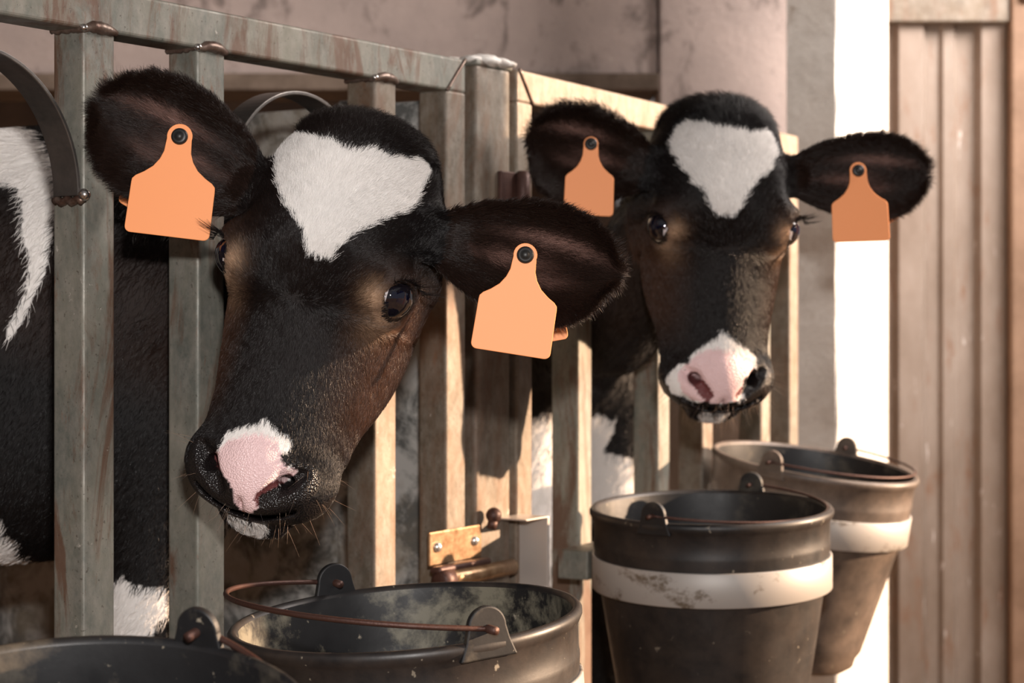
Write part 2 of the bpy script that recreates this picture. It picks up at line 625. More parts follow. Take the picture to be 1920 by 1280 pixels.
bm_obj('weld_bead', bm, M_WELD, root2, True)
arch(cs2[1], cs2[2], U2, N2, root2)
arch(cs2[3], cs2[4], U2, N2, root2)
# hinge on the fixed post
bm = bmesh.new()
hz1 = CAMZ + (590 - 318) * 2.32 / F; hz0 = CAMZ + (590 - 420) * 2.32 / F
add_tube(bm, [Mf @ Vector((0.084, 0.012, z)) for z in (hz0, hz0 + 0.004, hz1 - 0.003, hz1)], [0.007, 0.009, 0.009, 0.006], 14)
bm_obj('hinge', bm, M_RUSTPIPE, root2, True)
bm = bmesh.new()
add_box(bm, Mf, 0.045, 0.079, 0.0005, 0.006, hz0, hz1 - 0.002, 0.001)
bm_obj('hinge_plate', bm, M_RUSTPIPE, root, False)

# latch (sliding bolt) low on the post
LZ = lambda y, d=2.28: CAMZ + (590 - y) * d / F
root = empty('slide_bolt', tuple(Mf @ Vector((0.03, 0.003, LZ(1020)))), 'brass coloured sliding bolt with two screws joining gate and thick post', 'latch')
Ml = frame(U1, N1, ZV, c4)
bm = bmesh.new()
add_box(bm, Ml, -0.040, 0.066, 0.0012, 0.005, LZ(1043), LZ(982), 0.0016)
bm_obj('plate', bm, M_BRASS, root)
bm = bmesh.new()
add_box(bm, Ml, -0.040, 0.066, 0.0012, 0.005, LZ(1120), LZ(1084), 0.0016)
bm_obj('plate', bm, M_BRASS, root)
for (u_, y) in ((-0.026, 1010), (0.050, 1010), (0.030, 1098)):
    bm = bmesh.new()
    add_ball(bm, Ml @ Vector((u_, 0.005, LZ(y))), 0.0060, (1, 1, 1), 14)
    bm_obj('screw', bm, M_SCREW, root, True)
bm = bmesh.new()
add_tube(bm, [Ml @ Vector((u_, 0.018, LZ(1068))) for u_ in (-0.020, -0.016, 0.112, 0.116)], [0.006, 0.0095, 0.0095, 0.006], 16)
bm_obj('bolt_rod', bm, M_BRASS, root, True)
bm = bmesh.new()
add_tube(bm, [Ml @ Vector((u_, 0.018, LZ(1068))) for u_ in (-0.040, -0.038, -0.020, -0.018)], [0.007, 0.0125, 0.0125, 0.008], 16)
bm_obj('rod_end', bm, M_RUSTPIPE, root, True)
bm = bmesh.new()
add_box(bm, Ml, -0.040, 0.066, 0.004, 0.020, LZ(1056), LZ(1043), 0.003)
bm_obj('rod_guide', bm, M_RUSTPIPE, root, True)
bm = bmesh.new()
add_tube(bm, [Ml @ Vector((0.076, 0.012, LZ(990))), Ml @ Vector((0.077, 0.014, LZ(975)))], 0.006, 12)
add_ball(bm, Ml @ Vector((0.078, 0.014, LZ(966))), 0.0095, (1, 1, 1), 16)
bm_obj('handle_knob', bm, M_RUSTPIPE, root, True)
bm = bmesh.new()
add_box(bm, Mf, 0.040, 0.092, 0.0015, 0.045, LZ(978), LZ(975), 0.0008)
add_box(bm, Mf, 0.088, 0.092, 0.0015, 0.045, LZ(1110), LZ(977), 0.0008)
bm_obj('bracket', bm, simple('pale_bracket', (0.58, 0.53, 0.49), 0.4, 0.5), root)

# divider panel between the two pens (mottled zinc sheet)
g = NT('mottled_zinc')
c = g.mix(g.ramp(g.noise(14, 9, 0.7, dist=0.4), [(0.44, 0), (0.56, 1)]), (0.52, 0.52, 0.50), (0.13, 0.135, 0.13))
c = g.mix(g.ramp(g.noise(5, 6, 0.6), [(0.55, 0), (0.65, 0.5)]), c, (0.30, 0.24, 0.16))
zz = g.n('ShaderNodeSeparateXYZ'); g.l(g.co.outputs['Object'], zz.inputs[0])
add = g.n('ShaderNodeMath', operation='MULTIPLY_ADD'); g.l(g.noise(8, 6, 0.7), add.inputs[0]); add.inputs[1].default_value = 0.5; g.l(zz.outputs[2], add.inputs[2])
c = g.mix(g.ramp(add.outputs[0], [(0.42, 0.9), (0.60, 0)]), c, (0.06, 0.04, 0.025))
g.set(Base_Color=c, Roughness=0.5, Metallic=0.2)
M_ZINC = g.m
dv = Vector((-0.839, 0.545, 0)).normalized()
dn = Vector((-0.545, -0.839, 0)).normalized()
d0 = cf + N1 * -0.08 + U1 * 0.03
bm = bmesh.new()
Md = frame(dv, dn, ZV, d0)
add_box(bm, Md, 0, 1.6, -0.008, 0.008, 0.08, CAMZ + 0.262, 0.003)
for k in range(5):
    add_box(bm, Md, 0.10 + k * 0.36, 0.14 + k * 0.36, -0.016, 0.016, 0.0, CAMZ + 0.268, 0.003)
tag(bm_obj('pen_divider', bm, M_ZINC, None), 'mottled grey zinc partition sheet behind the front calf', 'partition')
# ------------------------------------------------------------------ buckets
def bucket(px, py, diam, d, tilt_fwd, roll, label, mat_in, mat_out, ring=True, lugs=(60, 240), height=0.27, handle=None, taper=0.74, ringz=-0.075, seed=1, rtilt=None, lug_r=0.022):
    """px,py: centre of the rim seen in the photo; d: distance"""
    c = P(px, py, d)
    R = diam / 2
    root = empty('bucket', c, label, 'bucket', 'black rubber feed buckets hung on the gates')
    M = Matrix.Translation(c) @ Matrix.Rotation(roll, 4, 'Y') @ Matrix.Rotation(tilt_fwd, 4, 'X')
    # body: outside then inside
    rb = R * taper
    out = []
    H = height

    def rr(z):  # outer radius at depth z (negative down)
        if z > -0.062: return R * 0.975 - 0.003 * (-z / 0.062)
        return (R * 0.955) + (rb - R * 0.955) * ((-z - 0.062) / (H - 0.062))
    prof = [(0.0, -H + 0.006), (rb * 0.80, -H + 0.006), (rb * 0.82, -H), (rb - 0.012, -H), (rb - 0.002, -H + 0.008), (rb, -H + 0.02)]
    for z in np.linspace(-H + 0.03, -0.068, 14): prof.append((rr(z), z))
    prof += [(rr(-0.060), -0.060), (rr(-0.04) + 0.0012, -0.042), (rr(-0.04) + 0.0012, -0.038), (rr(-0.03), -0.034), (rr(-0.012), -0.012), (R * 0.985, -0.009), (R, -0.004), (R, 0.0), (R - 0.0025, 0.0030), (R - 0.0065, 0.0030), (R - 0.0085, -0.001)]
    bm = bmesh.new()
    lathe(bm, prof, M)
    o = bm_obj('bucket_wall', bm, mat_out, root, True)
    bm = bmesh.new()
    ip = [(R - 0.0084, -0.001), (rr(-0.03) - 0.006, -0.02), (rr(-0.05) - 0.006, -0.05)]
    for z in np.linspace(-0.06, -H + 0.02, 12): ip.append((rr(z) - 0.006, z))
    ip += [(rb - 0.02, -H + 0.012), (0.0, -H + 0.012)]
    lathe(bm, ip, M)
    o = bm_obj('lining', bm, mat_in, root, True)
    eyes = []
    for la in lugs:
        a = math.radians(la)
        rad = Vector((math.cos(a), math.sin(a), 0)); tan = Vector((-math.sin(a), math.cos(a), 0))
        Ml = M @ frame(tan, rad, ZV, rad * (R - 0.004))
        t = bmesh.new()
        # rounded tab with flared feet and a hole
        outl = []
        w = lug_r * 1.5; h = 0.031 * lug_r / 0.0175
        for k in range(25):
            s = k / 24
            ang = PI * (1 - s)
            xx = math.cos(ang) * lug_r; zz = h - lug_r + math.sin(ang) * lug_r
            outl.append((xx, zz))
        outl = [(-w, -0.012), (-lug_r * 1.15, 0.003)] + outl + [(lug_r * 1.15, 0.003), (w, -0.012)]
        hole = [(0.0045 * math.cos(q), h - lug_r * 1.05 + 0.0045 * math.sin(q)) for q in np.linspace(0, 2 * PI, 13)[:-1]]
        T = 0.0032
        vo = [[t.verts.new((x, y, z)) for x, z in outl] for y in (-T, T)]
        for y in (0, 1):
            f = t.faces.new(vo[y] if y == 0 else vo[y][::-1])
        n = len(outl)
        for k in range(n):
            t.faces.new((vo[0][k], vo[1][k], vo[1][(k + 1) % n], vo[0][(k + 1) % n]))
        bmesh.ops.recalc_face_normals(t, faces=t.faces)
        merge(bm := bmesh.new(), t, Ml)
        lug = bm_obj('lug', bm, mat_out if mat_out is not M_RUB_DUST else M_RUB, root)
        mm = lug.modifiers.new('bev', 'BEVEL'); mm.width = 0.0016; mm.segments = 3; mm.limit_method = 'ANGLE'; mm.angle_limit = 0.9
        eyes.append((Ml @ Vector((0, 0, h - lug_r * 1.05)), (M.to_3x3() @ rad).normalized(), (M.to_3x3() @ tan).normalized()))
    if handle is not None:
        # wire bail lying over the rim: arc between the lugs leaning to one side
        (pa, ra, ta), (pb, rb_, tb) = eyes
        mid = (pa + pb) / 2
        ax = (pb - pa).normalized(); hw = (pb - pa).length / 2
        side = Vector(handle[0]).normalized()
        side = (side - ax * side.dot(ax)).normalized()
        pts = []
        for k in range(41):
            th = PI * k / 40
            e = handle[2]
            ca, sa = math.cos(th), math.sin(th)
            pts.append(mid - ax * ca * (hw + 0.003) + side * handle[1] * (abs(sa) ** e))
        ends0 = [pa + ra * 0.010, pa + ra * 0.004]
        bm = bmesh.new()
        add_tube(bm, [pa - ra * 0.012 * -1] + pts + [pb + rb_ * 0.012], 0.0024 if seed < 3 else 0.0017, 10)
        for q, rd in ((pa, ra), (pb, rb_)):
            add_tube(bm, [q - rd * 0.014, q + rd * 0.016], 0.0036 if seed < 3 else 0.0026, 10)
        bm_obj('wire_handle', bm, M_WIRE, root, True)
    if ring:
        rh = tag(empty('bucket_ring', c, None, None), rtilt[0], 'bucket holder', 'white band holders for the buckets')
        Mr = M @ Matrix.Rotation(rtilt[1], 4, 'X')
        z0, z1 = ringz - 0.0205, ringz + 0.0205
        ro = rr(ringz) + 0.0065
        bm = bmesh.new()
        rg = lathe(bm, [(ro - 0.004, z0), (ro - 0.0008, z0), (ro, z0 + 0.001), (ro, z1 - 0.001), (ro - 0.0008, z1), (ro - 0.004, z1), (ro - 0.004, z0)], Mr, 96)
        bm_obj('band', bm, M_BAND, rh, True)
        # bracket arm back to the gate
        N, U = rtilt[2], rtilt[3]
        base = Mr @ Vector((0, 0, ringz)) - N * ro
        bm = bmesh.new()
        add_box(bm, frame(U, N, ZV, base), -0.05, 0.05, -rtilt[4], 0.002, -0.018, 0.018, 0.002)
        bm_obj('bracket_arm', bm, M_GALV, rh)
    return root


rad = math.radians
bucket(115, 1374, 0.32, 1.20, rad(12), rad(0), 'black rubber bucket nearest the camera, cut off by the bottom left corner', M_RUB, M_RUB,
       ring=False, lugs=(66, 246), handle=((1, -0.35, -0.32), 0.158, 1.0), lug_r=0.0165)
bucket(760, 1158, 0.31, 1.68, rad(2.2), rad(-4), 'black bucket crusted inside with dried feed, rusty wire handle across it, under the front calf', M_RUB_CAKED, M_RUB_DUST,
       lugs=(119, 299), handle=((-1, 0.05, 0.07), 0.155, 1.0), seed=2, lug_r=0.0175,
       rtilt=('white band holding the feed-crusted bucket under the front calf', 0, N1, U1, 0.10))
bucket(1333, 953, 0.30, 2.37, rad(2.8), rad(-0.8), 'large black bucket in a white band, in front of the farthest bucket', M_RUB, M_RUB_DUST,
       lugs=(63, 237), handle=((0.85, -0.5, -0.08), 0.150, 1.0), seed=3, lug_r=0.0155,
       rtilt=('stained white band around the large bucket right of centre', 0, N2, U2, 0.04))
bucket(1528, 868, 0.30, 2.78, rad(5), rad(7.7), 'dusty black bucket farthest back at the right, tipped to the right against the pillar', M_RUB, M_RUB_PALE,
       lugs=(63, 237), handle=((0.85, -0.5, -0.17), 0.150, 1.0), seed=4, height=0.29, taper=0.66, lug_r=0.0155,
       rtilt=('pale dusty band around the farthest bucket', 0, N2, U2, 0.03))


# ------------------------------------------------------------------ calves: signed distance sculpting
def ell(p, c, r):
    q = (p - np.asarray(c, np.float32)) / np.asarray(r, np.float32)
    k0 = np.sqrt((q * q).sum(1)) + 1e-9
    q2 = q / np.asarray(r, np.float32)
    k1 = np.sqrt((q2 * q2).sum(1)) + 1e-9
    return k0 * (k0 - 1) / k1


def cone(p, a, b, ra, rb, sq=None):
    a = np.asarray(a, np.float32); b = np.asarray(b, np.float32)
    pa = p - a; ba = b - a
    h = np.clip((pa @ ba) / (ba @ ba), 0, 1)
    q = pa - h[:, None] * ba
    return np.sqrt((q * q).sum(1)) - (ra + (rb - ra) * h)


def smin(a, b, k):
    h = np.clip(0.5 + 0.5 * (b - a) / k, 0, 1)
    return b + (a - b) * h - k * h * (1 - h)


def smax(a, b, k):
    return -smin(-a, -b, k)


EAR_T = np.array([-.3, 0, .12, .3, .5, .68, .82, .92, .98, 1.02])
EAR_W = np.array([.30, .40, .52, .80, .97, 1.0, .86, .60, .30, 0.0])


def ear_coords(q, e):
    d = q - np.asarray(e['base'], np.float32)
    B = e['B']
    return d @ B[:, 0], d @ B[:, 1], d @ B[:, 2]


def ear_sdf(q, e):
    u, v, w = ear_coords(q, e)
    Lr = e['L']; W = e['W']
    t = u / Lr
    hw = np.interp(t, EAR_T, EAR_W).astype(np.float32) * W
    low = e['low']  # +: lower edge bulges
    hwv = hw * np.where(v < 0, 1.0 + low * np.clip(t, 0, 1), 1.0 - 0.35 * low)
    dv = np.abs(v) - hwv
    s = v / np.maximum(hwv, 0.008)
    depth = e['cup'] * (1.15 - 0.45 * np.clip(t, 0, 1))
    s2 = np.clip(s, -1.3, 1.3)
    h = depth * (s2 * s2) + e.get('droop', 0.0) * np.clip(t, 0, 1) ** 2
    ridge = 0.0035 * np.sin(s2 * 6.0 + 1.0) * np.clip(t * 3, 0, 1) * np.clip((1 - t) * 3, 0, 1)
    th = 0.0042 + 0.010 * np.clip(0.35 - t, 0, 1)
    ds = np.abs(w - h - ridge) * 0.80 - th
    de = np.maximum(dv * 0.8, (u - Lr))
    de = np.maximum(de, -u - 0.03)
    return smax(ds, de, 0.006)


EYE_P = np.array([0.0735, 0.031, -0.009], np.float32)
EYE_R = 0.0205


def head_sdf(q, S):
    """q in head frame: x image-right, y toward viewer, z to poll; metres"""
    q = q.copy()
    q[:, 2] += 0.010 * np.clip((-0.08 - q[:, 2]) / 0.08, 0, 1)
    q[:, 0] /= 1 + 0.06 * np.clip((-0.12 - q[:, 2]) / 0.05, 0, 1)
    qx = q.copy(); qx[:, 0] = np.abs(qx[:, 0])
    d = ell(qx, (0, -0.008, 0.070), (0.082, 0.070, 0.069))
    d = smin(d, ell(qx, (0, 0.002, 0.098), (0.052, 0.050, 0.036)), 0.03)       # poll
    d = smin(d, ell(qx, (0.030, 0.020, 0.012), (0.048, 0.045, 0.055)), 0.035)   # brow
    d = smin(d, cone(qx, (0, 0.018, 0.01), (0, 0.010, -0.150), 0.052, 0.0365), 0.03)  # nasal bridge
    d = smin(d, cone(qx, (0.042, -0.052, 0.015), (0.031, -0.026, -0.135), 0.047, 0.030), 0.035)
    d = smin(d, ell(qx, (0.040, -0.045, -0.060), (0.034, 0.045, 0.055)), 0.03)  # cheek and jaw
    d = smin(d, cone(qx, (0.045, 0.000, -0.010), (0.030, 0.000, -0.120), 0.034, 0.028), 0.03)
    # muzzle
    d = smin(d, ell(qx, (0, 0.000, -0.176), (0.058, 0.044, 0.037)), 0.035)
    d = smin(d, ell(qx, (0.038, 0.008, -0.180), (0.0255, 0.031, 0.029)), 0.018)    # nostril wings
    d = smin(d, ell(qx, (0, 0.016, -0.182), (0.034, 0.030, 0.030)), 0.016)         # nose pad
    d = smin(d, ell(qx, (0, 0.012, -0.198), (0.046, 0.027, 0.022)), 0.014)
    d = smin(d, ell(qx, (0, -0.016, -0.206), (0.036, 0.027, 0.0245)), 0.010)        # chin
    # philtrum, mouth slit
    m = ell(qx, (0, 0.036, -0.214), (0.0024, 0.012, 0.010)); d = smax(d, -m, 0.006)
    mm = q.copy()
    zc = -0.2175 + 8.0 * qx[:, 0] ** 2 + 0.12 * (0.02 - qx[:, 1])
    slit = np.maximum(np.abs(qx[:, 2] - zc) - 0.0016, qx[:, 0] - 0.046)
    slit = np.maximum(slit, -(qx[:, 1] - (-0.035)))
    d = smax(d, -slit, 0.005)
    # nostril carve (comma)
    n = cone(qx, (0.020, 0.043, -0.201), (0.037, 0.043, -0.179), 0.0052, 0.0090)
    n = smin(n, cone(qx, (0.037, 0.042, -0.178), (0.045, 0.036, -0.170), 0.0072, 0.004), 0.004)
    n = np.minimum(n, cone(qx, (0.034, 0.042, -0.184), (0.030, 0.012, -0.172), 0.0075, 0.006))
    d = smax(d, -n, 0.006)
    # eye: orbit, lids, opening
    d = smin(d, ell(qx, EYE_P + np.array([-0.006, 0.0, 0.006]), (0.024, 0.026, 0.026)), 0.022)
    d = smin(d, ell(qx, EYE_P + np.array([-0.001, 0.008, 0.017]), (0.014, 0.014, 0.010)), 0.014)    # upper lid ridge
    ee = np.array([0.80, 0.60, 0.0], np.float32)
    c = EYE_P + ee * 0.0225
    # local axes of opening: out, tangent (forward-down corner), up
    a1 = ee; a3 = np.array([-0.16, 0.12, 0.98], np.float32); a3 -= a1 * (a1 @ a3); a3 /= np.linalg.norm(a3)
    a2 = np.cross(a3, a1)
    r = qx - c
    x1, x2, x3 = r @ a1, r @ a2, r @ a3
    op = np.sqrt((x1 / 0.017) ** 2 + (x2 / 0.0195) ** 2 + (x3 / (0.0145 - 0.003 * np.clip(np.abs(x2) / 0.016, 0, 1))) ** 2)
    op = (op - 1) * 0.0145
    d = smax(d, -op, 0.0025)
    for e in S['ears']:
        b = np.asarray(e['base'], np.float32)
        u = e['B'][:, 0]
        d = smin(d, cone(q, b - u * 0.045, b + u * 0.012, 0.034, 0.020), 0.022)
        d = smin(d, ear_sdf(q, e), 0.010)
    return d


def rotm(ax, ang):
    return np.array(Matrix.Rotation(ang, 3, ax), np.float64)


class Calf:
    def __init__(s, S):
        s.S = S
        s.R = S['R'].astype(np.float32); s.O = np.array(S['O'], np.float32)

    def sdf(s, p):
        S = s.S
        q = (p - s.O) @ s.R
        near = ((q[:, 0] ** 2 + q[:, 1] ** 2 + (q[:, 2] + 0.03) ** 2) < 0.34 ** 2)
        d = None
        for (a, b, ra, rb, k) in S['body']:
            x = cone(p, a, b, ra, rb)
            d = x if d is None else smin(d, x, k)
        for (a, b, ra, rb, k) in S['limbs']:
            d = smin(d, cone(p, a, b, ra, rb), k)
        if near.any():
            dh = np.full(len(p), 1.0, np.float32)
            dh[near] = head_sdf(q[near], S)
            far = ~near
            dh[far] = np.sqrt((q[far] ** 2).sum(1)) - 0.24
            d = smin(d, dh, 0.03)
        else:
            d = smin(d, np.sqrt((q ** 2).sum(1)) - 0.24, 0.03)
        return d.astype(np.float32)

    def mesh(s, lo, hi, h, name):
        lo = np.array(lo); hi = np.array(hi)
        B = 16
        nb = np.ceil((hi - lo) / (h * B)).astype(int)
        ii = np.stack(np.meshgrid(*[np.arange(n) for n in nb], indexing='ij'), -1).reshape(-1, 3)
        cen = (lo + (ii + 0.5) * B * h).astype(np.float32)
        dc = s.sdf(cen)
        rb = B * h * 0.87 * 1.35
        # blocks around thin parts (ears) are always kept
        act = np.abs(dc) < rb
        qc = (cen - s.O) @ s.R
        for e in s.S['ears']:
            u, v, w = ear_coords(qc, e)
            act |= (u > -0.04) & (u < e['L'] + 0.02) & (np.abs(v) < 0.09) & (w > -0.04) & (w < 0.09)
        grid = vdb.FloatGrid(background=1.0 * h * 8)
        bg = h * 8
        for idx in ii[(~act) & (dc < 0)]:
            i0 = idx * B
            grid.fill(tuple(int(v) for v in i0), tuple(int(v) for v in (i0 + B - 1)), -bg)
        loc = np.stack(np.meshgrid(*[np.arange(B)] * 3, indexing='ij'), -1).reshape(-1, 3)
        A = ii[act]
        CH = 48
        for a in range(0, len(A), CH):
            blk = A[a:a + CH]
            pts = (lo + (blk[:, None, :] * B + loc[None]) * h).astype(np.float32).reshape(-1, 3)
            v = np.clip(s.sdf(pts), -bg, bg).reshape(len(blk), B, B, B)
            for k, idx in enumerate(blk):
                grid.copyFromArray(v[k].astype(np.float32), ijk=tuple(int(x) for x in idx * B))
        pts, quads = grid.convertToQuads(isovalue=0.0)
        pts = lo + np.asarray(pts) * h
        quads = np.asarray(quads)[:, ::-1]
        me = bpy.data.meshes.new(name)
        nf = len(quads)
        me.vertices.add(len(pts)); me.vertices.foreach_set('co', pts.astype(np.float32).ravel())
        me.loops.add(nf * 4); me.loops.foreach_set('vertex_index', quads.astype(np.int32).ravel())
        me.polygons.add(nf); me.polygons.foreach_set('loop_start', np.arange(nf, dtype=np.int32) * 4)
        me.polygons.foreach_set('use_smooth', np.ones(nf, bool))
        me.update(calc_edges=True)
        # normals from the field
        eps = h * 0.7
        s.v = pts.astype(np.float32)
        nrm = np.zeros((len(pts), 3), np.float32)
        me.vertices.foreach_get  # (kept simple: mesh normals)
        vn = np.zeros(len(pts) * 3, np.float32); me.vertex_normals.foreach_get('vector', vn)
        s.n = vn.reshape(-1, 3)
        cen = s.v[quads].mean(1)
        # orientation test
        smp = np.random.default_rng(0).integers(0, len(pts), 500)
        if (s.sdf(s.v[smp] + s.n[smp] * 0.002) < s.sdf(s.v[smp] - s.n[smp] * 0.002)).mean() > 0.5:
            me.flip_normals(); me.update()
            s.n = -s.n; quads = quads[:, ::-1]
        s.quads = quads; s.me = me
        return me


def in_poly(x, y, poly):
    c = np.zeros(len(x), bool)
    n = len(poly)
    for i in range(n):
        x1, y1 = poly[i]; x2, y2 = poly[(i + 1) % n]
        t = ((y1 > y) != (y2 > y))
        with np.errstate(divide='ignore', invalid='ignore'):
            xi = (x2 - x1) * (y - y1) / (y2 - y1 + 1e-12) + x1
        c ^= t & (x < xi)
    return c


def vnoise(p, sc, seed=0):
    """cheap smooth value noise by summed sines"""
    rg = np.random.default_rng(seed)
    o = np.zeros(len(p))
    for k in range(7):
        w = rg.normal(size=3); w /= np.linalg.norm(w)
        o += np.sin((p @ w) * sc * (0.7 + 0.25 * k) + rg.uniform(0, 6.28)) / (1 + 0.2 * k)
    return o / 4.0


BLACK = np.array([0.0050, 0.0042, 0.0044]); BROWN = np.array([0.090, 0.040, 0.022]); WHITE = np.array([0.83, 0.80, 0.77])
PINK = np.array([0.84, 0.60, 0.60]); DARKSKIN = np.array([0.010, 0.008, 0.008])


def paint(cf):
    """coat colours per vertex; the markings are laid out on the face plane of the head and on the body side"""
    S = cf.S; v = cf.v; q = (v - cf.O) @ cf.R
    cf.q = q
    N = len(v)
    px = 960 + v[:, 0] / v[:, 1] * F
    py = HOR - (v[:, 2] - CAMZ) / v[:, 1] * F
    jx = px + 5 * vnoise(v, 330, 1) + 3 * vnoise(v, 900, 2); jy = py + 5 * vnoise(v, 330, 3)
    head = (q[:, 1] > -0.03) & (np.abs(q[:, 0]) < 0.10) & (q[:, 2] < 0.16) & (q[:, 2] > -0.25)
    nq = cf.n @ cf.R
    ears = np.zeros(N, bool); earu = np.zeros(N); earv = np.zeros(N); earin = np.zeros(N, bool); edge = np.zeros(N)
    flowq = np.zeros((N, 3), np.float32)
    for e in S['ears']:
        u, w_, w = ear_coords(q, e)
        m = (u > 0.018) & (u < e['L'] + 0.02) & (np.abs(w_) < 0.09) & (w > -0.03) & (w < 0.08) & (np.abs(q[:, 0]) > 0.088)
        ears |= m
        earu[m] = u[m] / e['L']
        hw = np.interp(earu[m], EAR_T, EAR_W) * e['W']
        earv[m] = w_[m] / np.maximum(hw, 0.01)
        inn = (nq @ e['B'][:, 2])[m] > 0.15
        tmp = np.zeros(N, bool); tmp[m] = inn; earin |= tmp
        flowq[m] = e['B'][:, 0] + e['B'][:, 1] * np.sign(w_[m])[:, None] * np.clip(np.abs(earv[m]), 0, 1)[:, None] ** 2 * 0.9
    col = np.tile(BLACK, (N, 1))
    br = np.clip(0.22 + 0.3 * vnoise(v, 30, 5), 0, 1)
    cheek = np.clip((np.abs(q[:, 0]) - 0.035) / 0.04, 0, 1) * np.clip((0.03 - q[:, 2]) / 0.06, 0, 1) * np.clip((0.16 + q[:, 2]) / 0.05, 0, 1)
    br = np.clip(br * 0.12 + cheek * 0.5, 0, 1)
    br = np.where((q[:, 1] < -0.10) | (q[:, 2] < -0.27), br * 0.25, br)
    col = col * (1 - br[:, None]) + BROWN * br[:, None]
    col[ears] = BLACK * 0.7 + BROWN * 0.13
    # pale streaks of thin hair inside the ear
    st = ears & earin & (np.abs(earv) < 0.8)
    if st.any():
        k = np.exp(-((earv[st] - 0.34 + 0.25 * (earu[st] - 0.5)) / 0.11) ** 2) * np.exp(-((earu[st] - 0.62) / 0.22) ** 2)
        k += 0.8 * np.exp(-((earv[st] + 0.10) / 0.13) ** 2) * np.exp(-((earu[st] - 0.42) / 0.16) ** 2)
        k += 0.5 * np.exp(-((earv[st] + 0.35) / 0.10) ** 2) * np.exp(-((earu[st] - 0.6) / 0.12) ** 2)
        k = np.clip(k, 0, 1)[:, None] * 0.75
        col[st] = col[st] * (1 - k) + np.array([0.30, 0.17, 0.14]) * k
        cf.streak = np.zeros(N); cf.streak[st] = k[:, 0]
    else:
        cf.streak = np.zeros(N)
    # pale ring at the inner corner of the eye
    qa = q.copy(); qa[:, 0] = np.abs(qa[:, 0])
    de = qa - (EYE_P + np.array([-0.010, 0.020, -0.006], np.float32))
    k = np.exp(-(de ** 2).sum(1) / 0.0105 ** 2) * (~ears)
    k2 = np.exp(-((qa - (EYE_P + np.array([0.0, 0.008, -0.026], np.float32))) ** 2).sum(1) / 0.017 ** 2) * 0.55
    k = np.clip(np.maximum(k * 1.2, k2), 0, 1)[:, None]
    col = col * (1 - k) + np.array([0.42, 0.27, 0.17]) * k
    front = head & (nq[:, 1] > -0.25)
    blaze = front & in_poly(jx, jy, S['heart']) & (q[:, 2] > 0.0)
    white = blaze.copy()
    snout = front & in_poly(px + 2 * vnoise(v, 500, 8), py + 2 * vnoise(v, 500, 9), S['snout']) & (q[:, 2] < -0.10)
    pink = snout & in_poly(px + 1.5 * vnoise(v, 600, 6), py + 1.5 * vnoise(v, 600, 7), S['pink'])
    white |= snout
    for poly in S['patches']:
        white |= (~head) & (~ears) & in_poly(jx + 6 * vnoise(v, 90, 11), jy, poly) & (cf.n[:, 1] < 0.3)
    chin = (q[:, 2] < -0.231) & (q[:, 2] > -0.27) & (q[:, 1] > -0.08) & (q[:, 1] < 0.012) & (np.abs(q[:, 0]) < 0.035)
    chin2 = chin & (np.abs(q[:, 0] + S['chin_off']) < 0.019)
    chin2 &= vnoise(v, 420, 17) > -0.35
    white |= chin2
    if 'belly' in S:
        white |= (v[:, 2] < S['belly'] + 0.03 * vnoise(v, 25, 13)) & (q[:, 2] < -0.26)
    col[white] = WHITE
    col[pink] = PINK
    # wet black nose skin around the nostrils and lips
    lip = (qa[:, 2] < -0.196 + 0.6 * np.maximum(0, 0.02 - qa[:, 1])) & (qa[:, 1] > -0.005) | (((qa - np.array([0.044, 0.034, -0.186], np.float32)) ** 2).sum(1) < 0.019 ** 2)
    lip &= ~snout & ~chin2 & (np.abs(q[:, 0]) < 0.1)
    nos = (((qa - np.array([0.040, 0.036, -0.193], np.float32)) / np.array([0.015, 0.03, 0.016], np.float32)) ** 2).sum(1) < 1
    col[lip] = DARKSKIN
    bare = (lip & (qa[:, 2] < -0.17)) | pink
    a_ = np.array([0.020, 0.043, -0.211], np.float32); b_ = np.array([0.037, 0.043, -0.189], np.float32)
    h_ = np.clip(((qa - a_) @ (b_ - a_)) / ((b_ - a_) @ (b_ - a_)), 0, 1)
    dseg = np.linalg.norm((qa - a_ - h_[:, None] * (b_ - a_))[:, [0, 2]], axis=1)
    col[pink & (dseg < 0.0065) & (qa[:, 1] > 0) & (qa[:, 1] < 0.0445)] = np.array([0.16, 0.05, 0.05])
    dots = pink & (vnoise(v, 1500, 21) > 0.98)
    col[dots] = DARKSKIN * 3
    # lids
    lid = (np.sqrt(((qa - EYE_P) ** 2).sum(1)) < EYE_R + 0.0026) & ~ears
    col[lid] = DARKSKIN
    bare |= lid
    cf.ears, cf.earin, cf.earu, cf.earv, cf.white, cf.bare, cf.pink = ears, earin, earu, earv, white, bare, pink
    # hair flow (head frame)
    f = np.zeros((N, 3), np.float32)
    up = np.clip((q[:, 2] + 0.036) / 0.02, -1, 1)
    f[:, 2] = np.where(up > 0, up * 0.8, up)
    f[:, 0] = np.clip(q[:, 0] / 0.06, -1, 1) * (0.55 + 0.3 * (q[:, 2] > 0))
    f[ears] = flowq[ears]
    fw = f @ cf.R.T
    body = ((q[:, 1] < -0.09) | (q[:, 2] < -0.27) | (np.abs(q[:, 0]) > 0.12)) & ~ears
    fw[body] = np.array(S['bodyflow'], np.float32)
    cf.body = body
    t = fw - cf.n * (fw * cf.n).sum(1)[:, None]
    t /= np.linalg.norm(t, axis=1)[:, None] + 1e-6
    cf.flow = t
    cf.col = col
    ca = cf.me.color_attributes.new('coat', 'FLOAT_COLOR', 'POINT')
    c4 = np.ones((N, 4), np.float32); c4[:, :3] = col
    ca.data.foreach_set('color', c4.ravel())
    wet = cf.me.attributes.new('wet', 'FLOAT', 'POINT')
    wet.data.foreach_set('value', bare.astype(np.float32))


